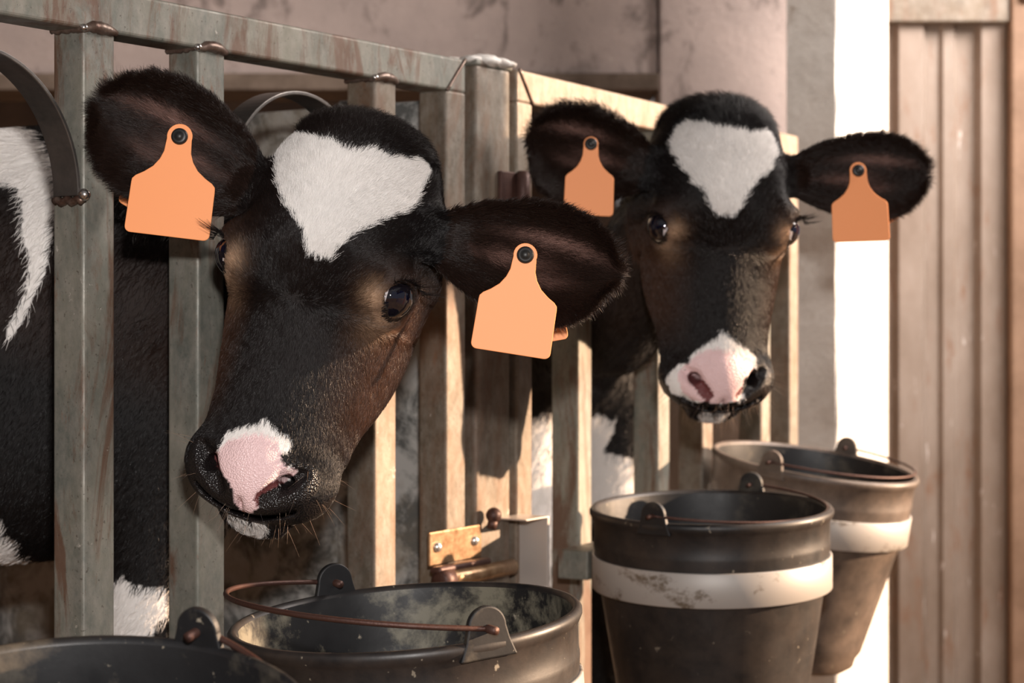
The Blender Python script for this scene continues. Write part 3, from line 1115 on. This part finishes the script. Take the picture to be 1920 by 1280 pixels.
g = NT('calf_skin')
at = g.n('ShaderNodeAttribute'); at.attribute_name = 'coat'
aw = g.n('ShaderNodeAttribute'); aw.attribute_name = 'wet'
g.set(Base_Color=at.outputs['Color'], Roughness=g.ramp(aw.outputs['Fac'], [(0, 0.75), (1, 0.30)]), Subsurface_Weight=0.0)
g.b.inputs['Specular IOR Level'].default_value = 0.4
vor = g.n('ShaderNodeTexVoronoi'); vor.inputs['Scale'].default_value = 620; g.l(g.coord(), vor.inputs['Vector'])
bp = g.n('ShaderNodeBump'); bp.inputs['Distance'].default_value = 0.0008
g.l(aw.outputs['Fac'], bp.inputs['Strength']); g.l(vor.outputs['Distance'], bp.inputs['Height']); g.l(bp.outputs[0], g.b.inputs['Normal'])
M_SKIN = g.m
g = NT('calf_hair')
at = g.n('ShaderNodeAttribute'); at.attribute_name = 'hcol'
g.set(Base_Color=at.outputs['Color'], Roughness=0.32)
g.b.inputs['Specular IOR Level'].default_value = 0.25
M_HAIR = g.m


def make_hairs(name, roots, dirs, nrm, length, rad0, col, parent, bend=0.5, lift=0.35, seed=0, K=4, curl=0.0):
    rg = np.random.default_rng(seed)
    n = len(roots)
    pts = np.zeros((n, K, 3), np.float32)
    p = roots - nrm * 0.0006
    pts[:, 0] = p
    side = np.cross(nrm, dirs)
    wob = rg.normal(size=n)[:, None] * 0.22
    lf = lift * rg.uniform(0.6, 1.5, n)[:, None]
    for k in range(1, K):
        s = k / (K - 1)
        dd_ = dirs * (0.45 + bend * s) + nrm * lf * (1.3 - s) * 2 + side * (wob + curl * np.sin(6 * s + rg.uniform(0, 6, n)[:, None]) )
        dd_ /= np.linalg.norm(dd_, axis=1)[:, None]
        p = p + dd_ * (length / (K - 1))[:, None]
        pts[:, k] = p
    hc = bpy.data.hair_curves.new(name)
    hc.add_curves([K] * n)
    hc.attributes['position'].data.foreach_set('vector', pts.ravel())
    ra = hc.attributes.get('radius') or hc.attributes.new('radius', 'FLOAT', 'POINT')
    prof = np.array([1.0, 0.9, 0.65, 0.15]) if K == 4 else np.linspace(1, 0.15, K)
    ra.data.foreach_set('value', (rad0[:, None] * prof[None]).astype(np.float32).ravel())
    ca = hc.attributes.new('hcol', 'FLOAT_COLOR', 'CURVE')
    c4 = np.ones((n, 4), np.float32); c4[:, :3] = col
    ca.data.foreach_set('color', c4.ravel())
    o = link(name, hc, M_HAIR, parent)
    return o




def fur(cf, root, n_head, n_body, seed):
    rg = np.random.default_rng(seed)
    v, q4 = cf.v, cf.quads
    cen = v[q4].mean(1); nr = cf.n[q4].mean(1)
    view = -(cen - np.array([0, 0, CAMZ])); view /= np.linalg.norm(view, axis=1)[:, None]
    px = 960 + cen[:, 0] / cen[:, 1] * F; py = HOR - (cen[:, 2] - CAMZ) / cen[:, 1] * F
    vis = ((nr * view).sum(1) > -0.35) & (px > -160) & (px < 2080) & (py > -100) & (py < 1400)
    fb = cf.body[q4[:, 0]]
    bare = cf.bare[q4[:, 0]]
    fi = q4[:, 0]
    den = vis & ~bare
    for part, nn in (('head', n_head), ('body', n_body)):
        m = den & (fb if part == 'body' else ~fb)
        idx = np.nonzero(m)[0]
        if len(idx) == 0 or nn == 0: continue
        w = np.ones(len(idx))
        if part == 'head': w *= 1 - 0.75 * np.clip(cf.streak[fi[idx]] * 1.2, 0, 1)
        ch = rg.choice(idx, nn, p=w / w.sum())
        a = rg.random((nn, 2)).astype(np.float32)
        Q = q4[ch]
        r = (v[Q[:, 0]] * ((1 - a[:, :1]) * (1 - a[:, 1:])) + v[Q[:, 1]] * (a[:, :1] * (1 - a[:, 1:])) + v[Q[:, 2]] * (a[:, :1] * a[:, 1:]) + v[Q[:, 3]] * ((1 - a[:, :1]) * a[:, 1:]))
        vi = Q[np.arange(nn), rg.integers(0, 4, nn)]
        nv = cf.n[vi]; fl = cf.flow[vi]
        cl = vnoise(r, 420, 31)[:, None]; sd = np.cross(nv, fl)
        fl = fl + sd * cl * 0.35; fl /= np.linalg.norm(fl, axis=1)[:, None]
        Lh = np.full(nn, 0.0075 if part == 'head' else 0.017)
        lift = np.full(nn, 0.14 if part == 'head' else 0.12)[:, None]
        qq = cf.q[vi]
        if part == 'head':
            poll = np.clip((qq[:, 2] - 0.085) / 0.05, 0, 1) * (~cf.white[vi])
            Lh = Lh + (0.012 if cf.O[1] < 2 else 0.019) * poll
            lift = lift + 0.35 * poll[:, None]
            muz = np.clip((-0.13 - qq[:, 2]) / 0.04, 0, 1)
            Lh = Lh * (1 - 0.5 * muz)
            Lh = np.where((qq[:, 2] < -0.228) & (qq[:, 1] < 0.015), 0.010, Lh)
            er = cf.ears[vi]
            Lh = np.where(er, 0.009 + 0.005 * cf.earin[vi], Lh)
            edge = er & (np.abs(cf.earv[vi]) > 0.85)
            Lh = np.where(edge, 0.0095, Lh)
            wh = cf.white[vi] & (qq[:, 2] > 0)
            Lh = np.where(wh, 0.010, Lh)
            eyed = np.sqrt(((np.abs(qq) * [1, 1, 1] - np.abs(EYE_P)) ** 2).sum(1))
            Lh = np.where(eyed < 0.03, 0.0035, Lh)
            curl = 0.55 * poll[:, None]
        else:
            curl = 0.2
        Lh = Lh * rg.uniform(0.65, 1.25, nn)
        c = cf.col[vi] * rg.uniform(0.65, 1.45, nn)[:, None]
        wv = cf.white[vi]
        c[wv] = WHITE * rg.uniform(0.88, 1.08, wv.sum())[:, None]
        c = np.clip(c, 0, 0.93)
        rad0 = np.full(nn, 0.00016 if part == 'head' else 0.00028) * (cf.v[:, 1].min() * 0 + float(cf.O[1]) / 1.7)
        o = make_hairs('fur', r, fl, nv, Lh, rad0, c, root, lift=lift, seed=seed + 5, curl=curl)
        o['kind'] = 'stuff'
    return


def calf(S, label, lo, hi, h, n_head, n_body, seed):
    cf = Calf(S)
    root = empty('calf', tuple(S['foot']), label, 'calf')
    me = cf.mesh(lo, hi, h, 'body')
    paint(cf)
    link('body', me, M_SKIN, root)
    R = Matrix([[float(x) for x in row] for row in S['R']]); O = Vector(S['O'])
    H = R.to_4x4(); H.translation = O
    # eyes
    for sx in (-1, 1):
        c = Vector((EYE_P[0] * sx, EYE_P[1], EYE_P[2]))
        bm = bmesh.new()
        add_ball(bm, H @ c, EYE_R, (1, 1, 1), 40)
        e = bm_obj('eye', bm, M_EYE, root, True)
        out = Vector((0.72 * sx, 0.69, 0.02)).normalized()
        # white crescent at the back corner
        bm = bmesh.new()
        wd = Vector(S['white_dir'][0 if sx < 0 else 1]).normalized()
        t = bmesh.new()
        bmesh.ops.create_uvsphere(t, u_segments=40, v_segments=24, radius=EYE_R + 0.00025)
        kill = [f for f in t.faces if f.calc_center_median().normalized().dot(wd) < S['white_cos']]
        bmesh.ops.delete(t, geom=kill, context='FACES')
        merge(bm, t, H @ Matrix.Translation(c))
        bm_obj('eye_white', bm, M_SCLERA, e, True)
        bm = bmesh.new()
        t = bmesh.new()
        bmesh.ops.create_uvsphere(t, u_segments=40, v_segments=24, radius=EYE_R + 0.0004)
        pd = Vector((out.x, out.y, 0.0)).normalized()
        kill = []
        for f in t.faces:
            n_ = f.calc_center_median().normalized()
            k = n_ - pd * n_.dot(pd)
            tx = k.dot(Vector((0, 0, 1))); ty = (k - Vector((0, 0, tx))).length
            if n_.dot(pd) < 0 or (tx / 0.24) ** 2 + (ty / 0.42) ** 2 > 1: kill.append(f)
        bmesh.ops.delete(t, geom=kill, context='FACES')
        merge(bm, t, H @ Matrix.Translation(c))
        bm_obj('pupil', bm, M_PUPIL, e, True)
        # eyelashes
        rg = np.random.default_rng(7)
        n = 46
        aa = np.linspace(-1.1, 1.1, n)
        ee = np.array([0.80 * sx, 0.60, 0.0]); a3 = np.array([0, 0, 1.0]); a2 = np.cross(a3, ee)
        rr = np.array(c)[None] + ee * 0.0215 + a2 * (np.sin(aa) * 0.0185)[:, None] + a3 * (np.cos(aa) * 0.0135 + 0.0015)[:, None]
        dr = ee * 0.9 + a3 * 0.35 + a2 * (np.sin(aa) * 0.5)[:, None] + rg.normal(size=(n, 3)) * 0.08
        dr /= np.linalg.norm(dr, axis=1)[:, None]
        Rn = np.array(R)
        rw = rr @ Rn.T + np.array(O); dw = dr @ Rn.T
        make_hairs('eyelashes', rw.astype(np.float32), dw.astype(np.float32), np.tile(Rn[:, 2] * -1, (n, 1)).astype(np.float32), np.full(n, 0.024) * rg.uniform(.7, 1.1, n), np.full(n, 0.00030), np.tile([0.01, 0.008, 0.008], (n, 1)), root, lift=0.10, seed=3, K=5)
    fur(cf, root, n_head, n_body, seed)
    # whiskers
    rg = np.random.default_rng(seed)
    q = cf.q
    m = np.nonzero((q[:, 2] < -0.165) & (q[:, 2] > -0.25) & ((np.abs(q[:, 0]) > 0.045) | (q[:, 2] < -0.212) | (q[:, 1] < -0.02)) & (q[:, 1] > -0.06) & (cf.n @ cf.R)[:, 2].__lt__(0.3))[0]
    m = rg.choice(m, min(len(m), 260))
    dr = cf.n[m] * 1.0 + cf.flow[m] * 0.4 + rg.normal(size=(len(m), 3)) * 0.25
    dr /= np.linalg.norm(dr, axis=1)[:, None]
    cc = np.where(rg.random(len(m))[:, None] < 0.7, np.array([[0.30, 0.20, 0.14]]), np.array([[0.05, 0.04, 0.04]]))
    make_hairs('whiskers', cf.v[m], dr.astype(np.float32), cf.n[m], rg.uniform(0.008, 0.034, len(m)), np.full(len(m), 0.00011), cc, root, lift=0.2, seed=9, K=5)
    return cf, root, H


def headR(yaw, roll, pitch):
    """columns = head axes in world. yaw>0 turns the nose to image-left, roll>0 tips the poll to image-right, pitch>0 brings the nose forward"""
    base = np.array([[1, 0, 0], [0, -1, 0], [0, 0, 1]], float)  # head x->world x, head y->world -y, head z->world z
    base[:, 1] = [0, -1, 0]
    # right-handedness: x cross y = (0,0,-1) so flip handled by mirrored symmetric head
    Rz = rotm('Z', -yaw); Rx = rotm('X', -pitch); Ry = rotm('Y', roll)
    return Ry @ Rz @ Rx @ base


def ear(base, out, faceN, L, W, cup, low, droop=0.0):
    u = np.array(out, float); u /= np.linalg.norm(u)
    w = np.array(faceN, float); w -= u * (u @ w); w /= np.linalg.norm(w)
    up = np.cross(w, u)
    if up[2] < 0: up = -up
    return dict(base=base, B=np.stack([u, up, w], 1).astype(np.float32), L=L, W=W, cup=cup, low=low, droop=droop)


def pt(px, py, d): return np.array(P(px, py, d), float)


S1 = dict(R=headR(rad(13), rad(15), rad(8)), O=pt(611, 513, 1.735), foot=(-0.45, 2.05, 0.0))
S1['ears'] = [ear((-0.078, -0.012, 0.056), (-1.0, 0.40, 0.24), (0.14, 1.0, -0.10), 0.176, 0.057, 0.020, 0.20),
              ear((0.080, -0.012, 0.058), (1.0, 0.02, 0.06), (-0.10, 1.0, -0.10), 0.176, 0.052, 0.022, 0.22)]
nk = np.array(S1['O']) + S1['R'] @ np.array([0, -0.06, 0.055])
S1['body'] = [(nk, (-0.235, 2.02, CAMZ + 0.0), 0.072, 0.088, 0.05), ((-0.235, 2.02, CAMZ + 0.0), (-0.43, 2.14, CAMZ + 0.02), 0.088, 0.165, 0.07),
              ((-0.43, 2.14, CAMZ + 0.03), (-0.95, 1.92, CAMZ + 0.0), 0.17, 0.185, 0.08), ((-0.40, 2.13, CAMZ - 0.13), (-0.95, 1.93, CAMZ - 0.12), 0.13, 0.16, 0.08)]
S1['limbs'] = []
for (x, y) in ((-0.38, 2.06), (-0.46, 2.24), (-0.98, 1.86), (-1.02, 2.02)):
    S1['limbs'] += [((x, y, CAMZ - 0.12), (x - 0.01, y, 0.33), 0.075, 0.038, 0.05), ((x - 0.01, y, 0.33), (x, y, 0.10), 0.036, 0.026, 0.02), ((x, y, 0.10), (x + 0.01, y - 0.005, 0.038), 0.028, 0.036, 0.02)]
S1['heart'] = [(515, 300), (520, 262), (546, 243), (575, 254), (610, 264), (634, 278), (655, 290), (678, 282), (700, 281), (722, 297), (748, 296), (775, 287), (798, 306), (806, 332), (792, 352), (768, 392), (735, 405), (700, 420), (662, 440), (632, 462), (610, 498), (592, 507), (574, 488), (568, 448), (556, 420), (538, 400), (522, 352)]
S1['snout'] = [(401, 855), (417, 828), (428, 806), (455, 796), (486, 792), (496, 782), (512, 795), (545, 820), (546, 842), (527, 852), (532, 870), (560, 884), (540, 900), (508, 918), (488, 926), (484, 940), (482, 955), (466, 964), (450, 955), (438, 935), (440, 920), (424, 900), (410, 876)]
S1['pink'] = [(401, 850), (425, 826), (455, 812), (490, 810), (520, 822), (530, 850), (535, 872), (560, 884), (540, 900), (508, 918), (488, 926), (484, 945), (482, 962), (466, 968), (445, 955), (436, 935), (440, 920), (424, 900), (405, 876)]
S1['patches'] = [[(-60, 270), (0, 250), (40, 228), (75, 250), (110, 300), (112, 380), (100, 440), (88, 500), (60, 560), (40, 610), (14, 640), (18, 610), (45, 545), (52, 480), (45, 420), (40, 370), (25, 345), (0, 340), (-60, 400)],
                 [(-80, 1000), (0, 975), (20, 1010), (45, 1040), (75, 1050), (110, 1060), (110, 1260), (-80, 1260)],
                 [(205, 1105), (225, 1075), (245, 1092), (270, 1100), (310, 1098), (330, 1120), (330, 1150), (290, 1170), (290, 1260), (205, 1260)]]
S1['chin_off'] = 0.0
S1['bodyflow'] = (-0.5, 0.1, -0.85)
S1['white_dir'] = [(0.10, 0.93, -0.40), (-0.12, 0.98, -0.12)]
S1['white_cos'] = 0.95
calf1, root1c, H1 = calf(S1, 'black calf with a white heart blaze nearest the camera, head tilted', (-1.3, 1.45, 0.0), (0.35, 2.45, 1.25), 0.0024, 330000, 60000, 1)

S2 = dict(R=headR(rad(-9), rad(1.5), rad(3)), O=pt(1345, 419, 2.35), foot=(0.02, 3.0, 0.0))
S2['ears'] = [ear((-0.078, -0.012, 0.062), (-1.0, 0.14, 0.26), (0.10, 1.0, -0.10), 0.165, 0.058, 0.020, 0.40),
              ear((0.078, -0.012, 0.062), (1.0, 0.10, 0.06), (-0.10, 1.0, -0.10), 0.188, 0.052, 0.020, 0.18)]
nk = np.array(S2['O']) + S2['R'] @ np.array([0, -0.06, 0.05])
S2['body'] = [(nk, (0.132, 2.622, CAMZ - 0.01), 0.082, 0.064, 0.03), ((0.132, 2.622, CAMZ - 0.01), (0.06, 2.83, CAMZ - 0.02), 0.066, 0.090, 0.03), ((0.06, 2.83, CAMZ - 0.02), (0.03, 3.02, CAMZ - 0.02), 0.090, 0.145, 0.03),
              ((0.03, 3.02, CAMZ + 0.0), (-0.28, 3.42, CAMZ - 0.02), 0.165, 0.18, 0.08), ((0.03, 3.0, CAMZ - 0.10), (-0.28, 3.42, CAMZ - 0.12), 0.12, 0.15, 0.08)]
S2['limbs'] = []
for (x, y) in ((0.02, 2.86), (0.16, 3.0), (-0.34, 3.40), (-0.2, 3.52)):
    S2['limbs'] += [((x, y, CAMZ - 0.12), (x - 0.01, y, 0.33), 0.075, 0.040, 0.05), ((x - 0.01, y, 0.33), (x, y, 0.10), 0.038, 0.028, 0.02), ((x, y, 0.10), (x + 0.01, y - 0.005, 0.038), 0.030, 0.036, 0.02)]
S2['heart'] = [(1260, 262), (1278, 232), (1300, 225), (1330, 235), (1355, 240), (1385, 245), (1412, 252), (1435, 243), (1450, 262), (1456, 290), (1440, 322), (1410, 355), (1390, 385), (1370, 430), (1358, 436), (1344, 405), (1325, 365), (1300, 340), (1278, 310), (1262, 285)]
S2['snout'] = [(1246, 712), (1258, 695), (1275, 682), (1292, 680), (1296, 664), (1320, 645), (1340, 634), (1354, 617), (1372, 630), (1400, 652), (1418, 672), (1415, 690), (1395, 712), (1390, 735), (1400, 748), (1380, 752), (1350, 758), (1300, 752), (1262, 738)]
S2['pink'] = [(1270, 700), (1292, 676), (1310, 660), (1345, 650), (1385, 660), (1410, 676), (1415, 690), (1395, 712), (1390, 735), (1380, 752), (1340, 758), (1296, 750), (1276, 730)]
S2['patches'] = [[(980, 785), (1040, 775), (1045, 870), (1035, 1100), (960, 1100), (960, 800)], [(1095, 845), (1200, 860), (1215, 960), (1095, 965)], [(1095, 800), (1120, 775), (1150, 790), (1160, 770), (1150, 810), (1125, 850), (1090, 850)]]
S2['chin_off'] = 0.0
S2['bodyflow'] = (-0.4, 0.3, -0.85)
S2['white_dir'] = [(0.1, 0.95, -0.45), (-0.05, 0.93, -0.40)]
S2['white_cos'] = 0.93
calf2, root2c, H2 = calf(S2, 'black calf farther back with a white triangle blaze and pink nose, beside the pillar', (-0.6, 2.1, 0.0), (0.65, 3.75, 1.25), 0.0030, 150000, 40000, 2)


# ------------------------------------------------------------------ ear tags
def eartag2(hole, botp, width_px, d, db, label, back, back_d, mat=M_TAG):
    """tag plate hangs from its stud; hole and bottom centre seen in the photo"""
    top = P(hole[0], hole[1], d); bot = P(botp[0], botp[1], db)
    turn = 0.0
    down = (bot - top).normalized()
    Lh = (bot - top).length
    n = Vector((math.sin(turn), -math.cos(turn), 0)); n = (n - down * n.dot(down)).normalized()
    x = down.cross(n).normalized()
    if x.x < 0: x = -x
    W = width_px * d / F / 2
    M = frame(x, -down, n, top)
    root = empty('ear_tag', top, label, 'ear tag', 'orange ear tags')

    def plate(name, off, mat_, th=0.0016, sc=1.0, M=M, Lh=Lh, W=W):
        t = bmesh.new()
        nr = W * 0.30
        s = Lh
        # half outline from the top of the neck round to the bottom corner
        half = []
        for k in range(9):
            a = PI / 2 - k / 8 * PI / 2 * 1.15
            half.append((math.cos(a) * nr, math.sin(a) * nr))
        half += [(nr * 1.06, -0.16 * s), (nr * 1.30, -0.24 * s), (nr * 1.75, -0.32 * s), (W * 0.72, -0.385 * s), (W * 0.90, -0.43 * s), (W * 0.975, -0.465 * s), (W * 0.985, -0.50 * s)]
        r_ = 0.06 * s
        for k in range(6):
            a = k / 5 * PI / 2
            half.append((W - r_ + math.cos(a) * r_, -s + r_ - math.sin(a) * r_))
        outl = half + [(-a, b) for a, b in half[::-1]]
        # drop duplicate top point
        outl = outl[:-1] if abs(outl[0][0]) < 1e-6 else outl
        vv = []
        for z in (-th / 2, th / 2):
            vv.append([t.verts.new((a * sc, b * sc, z)) for a, b in outl])
        t.faces.new(vv[0][::-1]); t.faces.new(vv[1])
        nn = len(outl)
        for k in range(nn):
            t.faces.new((vv[0][k], vv[0][(k + 1) % nn], vv[1][(k + 1) % nn], vv[1][k]))
        bmesh.ops.recalc_face_normals(t, faces=t.faces)
        bm = bmesh.new()
        merge(bm, t, M @ Matrix.Translation(off))
        o = bm_obj(name, bm, mat_, root)
        mm = o.modifiers.new('bev', 'BEVEL'); mm.width = 0.0005; mm.segments = 2; mm.limit_method = 'ANGLE'; mm.angle_limit = 0.9
        return o
    plate('tag_panel', (0, 0, 0), mat)
    Mb = M @ Matrix.Rotation(back, 4, 'Z')
    plate('back_panel', (0, 0, -back_d), M_TAG, M=Mb, Lh=Lh * 0.86, W=W * 0.80)
    bm = bmesh.new()
    lathe(bm, [(0, 0.0050), (0.0030, 0.0050), (0.0034, 0.0040), (0.0052, 0.0040), (0.0068, 0.0034), (0.0074, 0.0022), (0.0076, 0.0008), (0.0076, 0.0)], M, 28)
    bm_obj('stud', bm, M_STUD, root, True)
    bm = bmesh.new()
    add_tube(bm, [M @ Vector((0, 0, 0)), M @ Vector((0, 0, -back_d - 0.002))], 0.003, 10)
    bm_obj('pin', bm, M_STUD, root, True)
    return root


def ear_depths(cf, px, py, d0, d1):
    """front and back distance of the animal along the sight line"""
    ds = np.arange(d0, d1, 0.0015)
    p = np.stack([(px - 960) * ds / F, ds, CAMZ - (py - HOR) * ds / F], 1).astype(np.float32)
    v = cf.sdf(p) < 0
    if not v.any(): return None
    i = int(np.argmax(v)); j = i
    while j < len(v) and v[j]: j += 1
    return ds[i], ds[min(j, len(v) - 1)]


def hang_tag(cf, hole, bot, wpx, d0, d1, label, back):
    f, b = ear_depths(cf, hole[0], hole[1], d0, d1)
    dt = f - 0.006
    db = dt
    for s_ in (0.3, 0.45, 0.6, 0.75, 0.9, 1.0):
        for t_ in (-0.5, -0.25, 0, 0.25, 0.5):
            k = ear_depths(cf, hole[0] + (bot[0] - hole[0]) * s_ + t_ * wpx, hole[1] + (bot[1] - hole[1]) * s_, d0, d1)
            if k is not None:
                db = min(db, dt + (k[0] - 0.010 - dt) / s_)
    dt = min(dt, db + 0.006)
    return eartag2(hole, bot, wpx, dt, db, label, back, b - dt + 0.012)


hang_tag(calf1, (337, 256), (312, 443), 160, 1.45, 1.9, 'orange ear tag in the left-hand ear of the front calf', -0.42)
hang_tag(calf1, (985, 478), (956, 663), 150, 1.45, 1.95, 'orange ear tag in the right-hand ear of the front calf', 0.33)
hang_tag(calf2, (1108, 270), (1103, 404), 93, 2.1, 2.6, 'orange ear tag in the left-hand ear of the rear calf', -0.31)
hang_tag(calf2, (1609, 320), (1615, 453), 107, 2.1, 2.6, 'orange ear tag in the right-hand ear of the rear calf, against the bright pillar', 0.53)
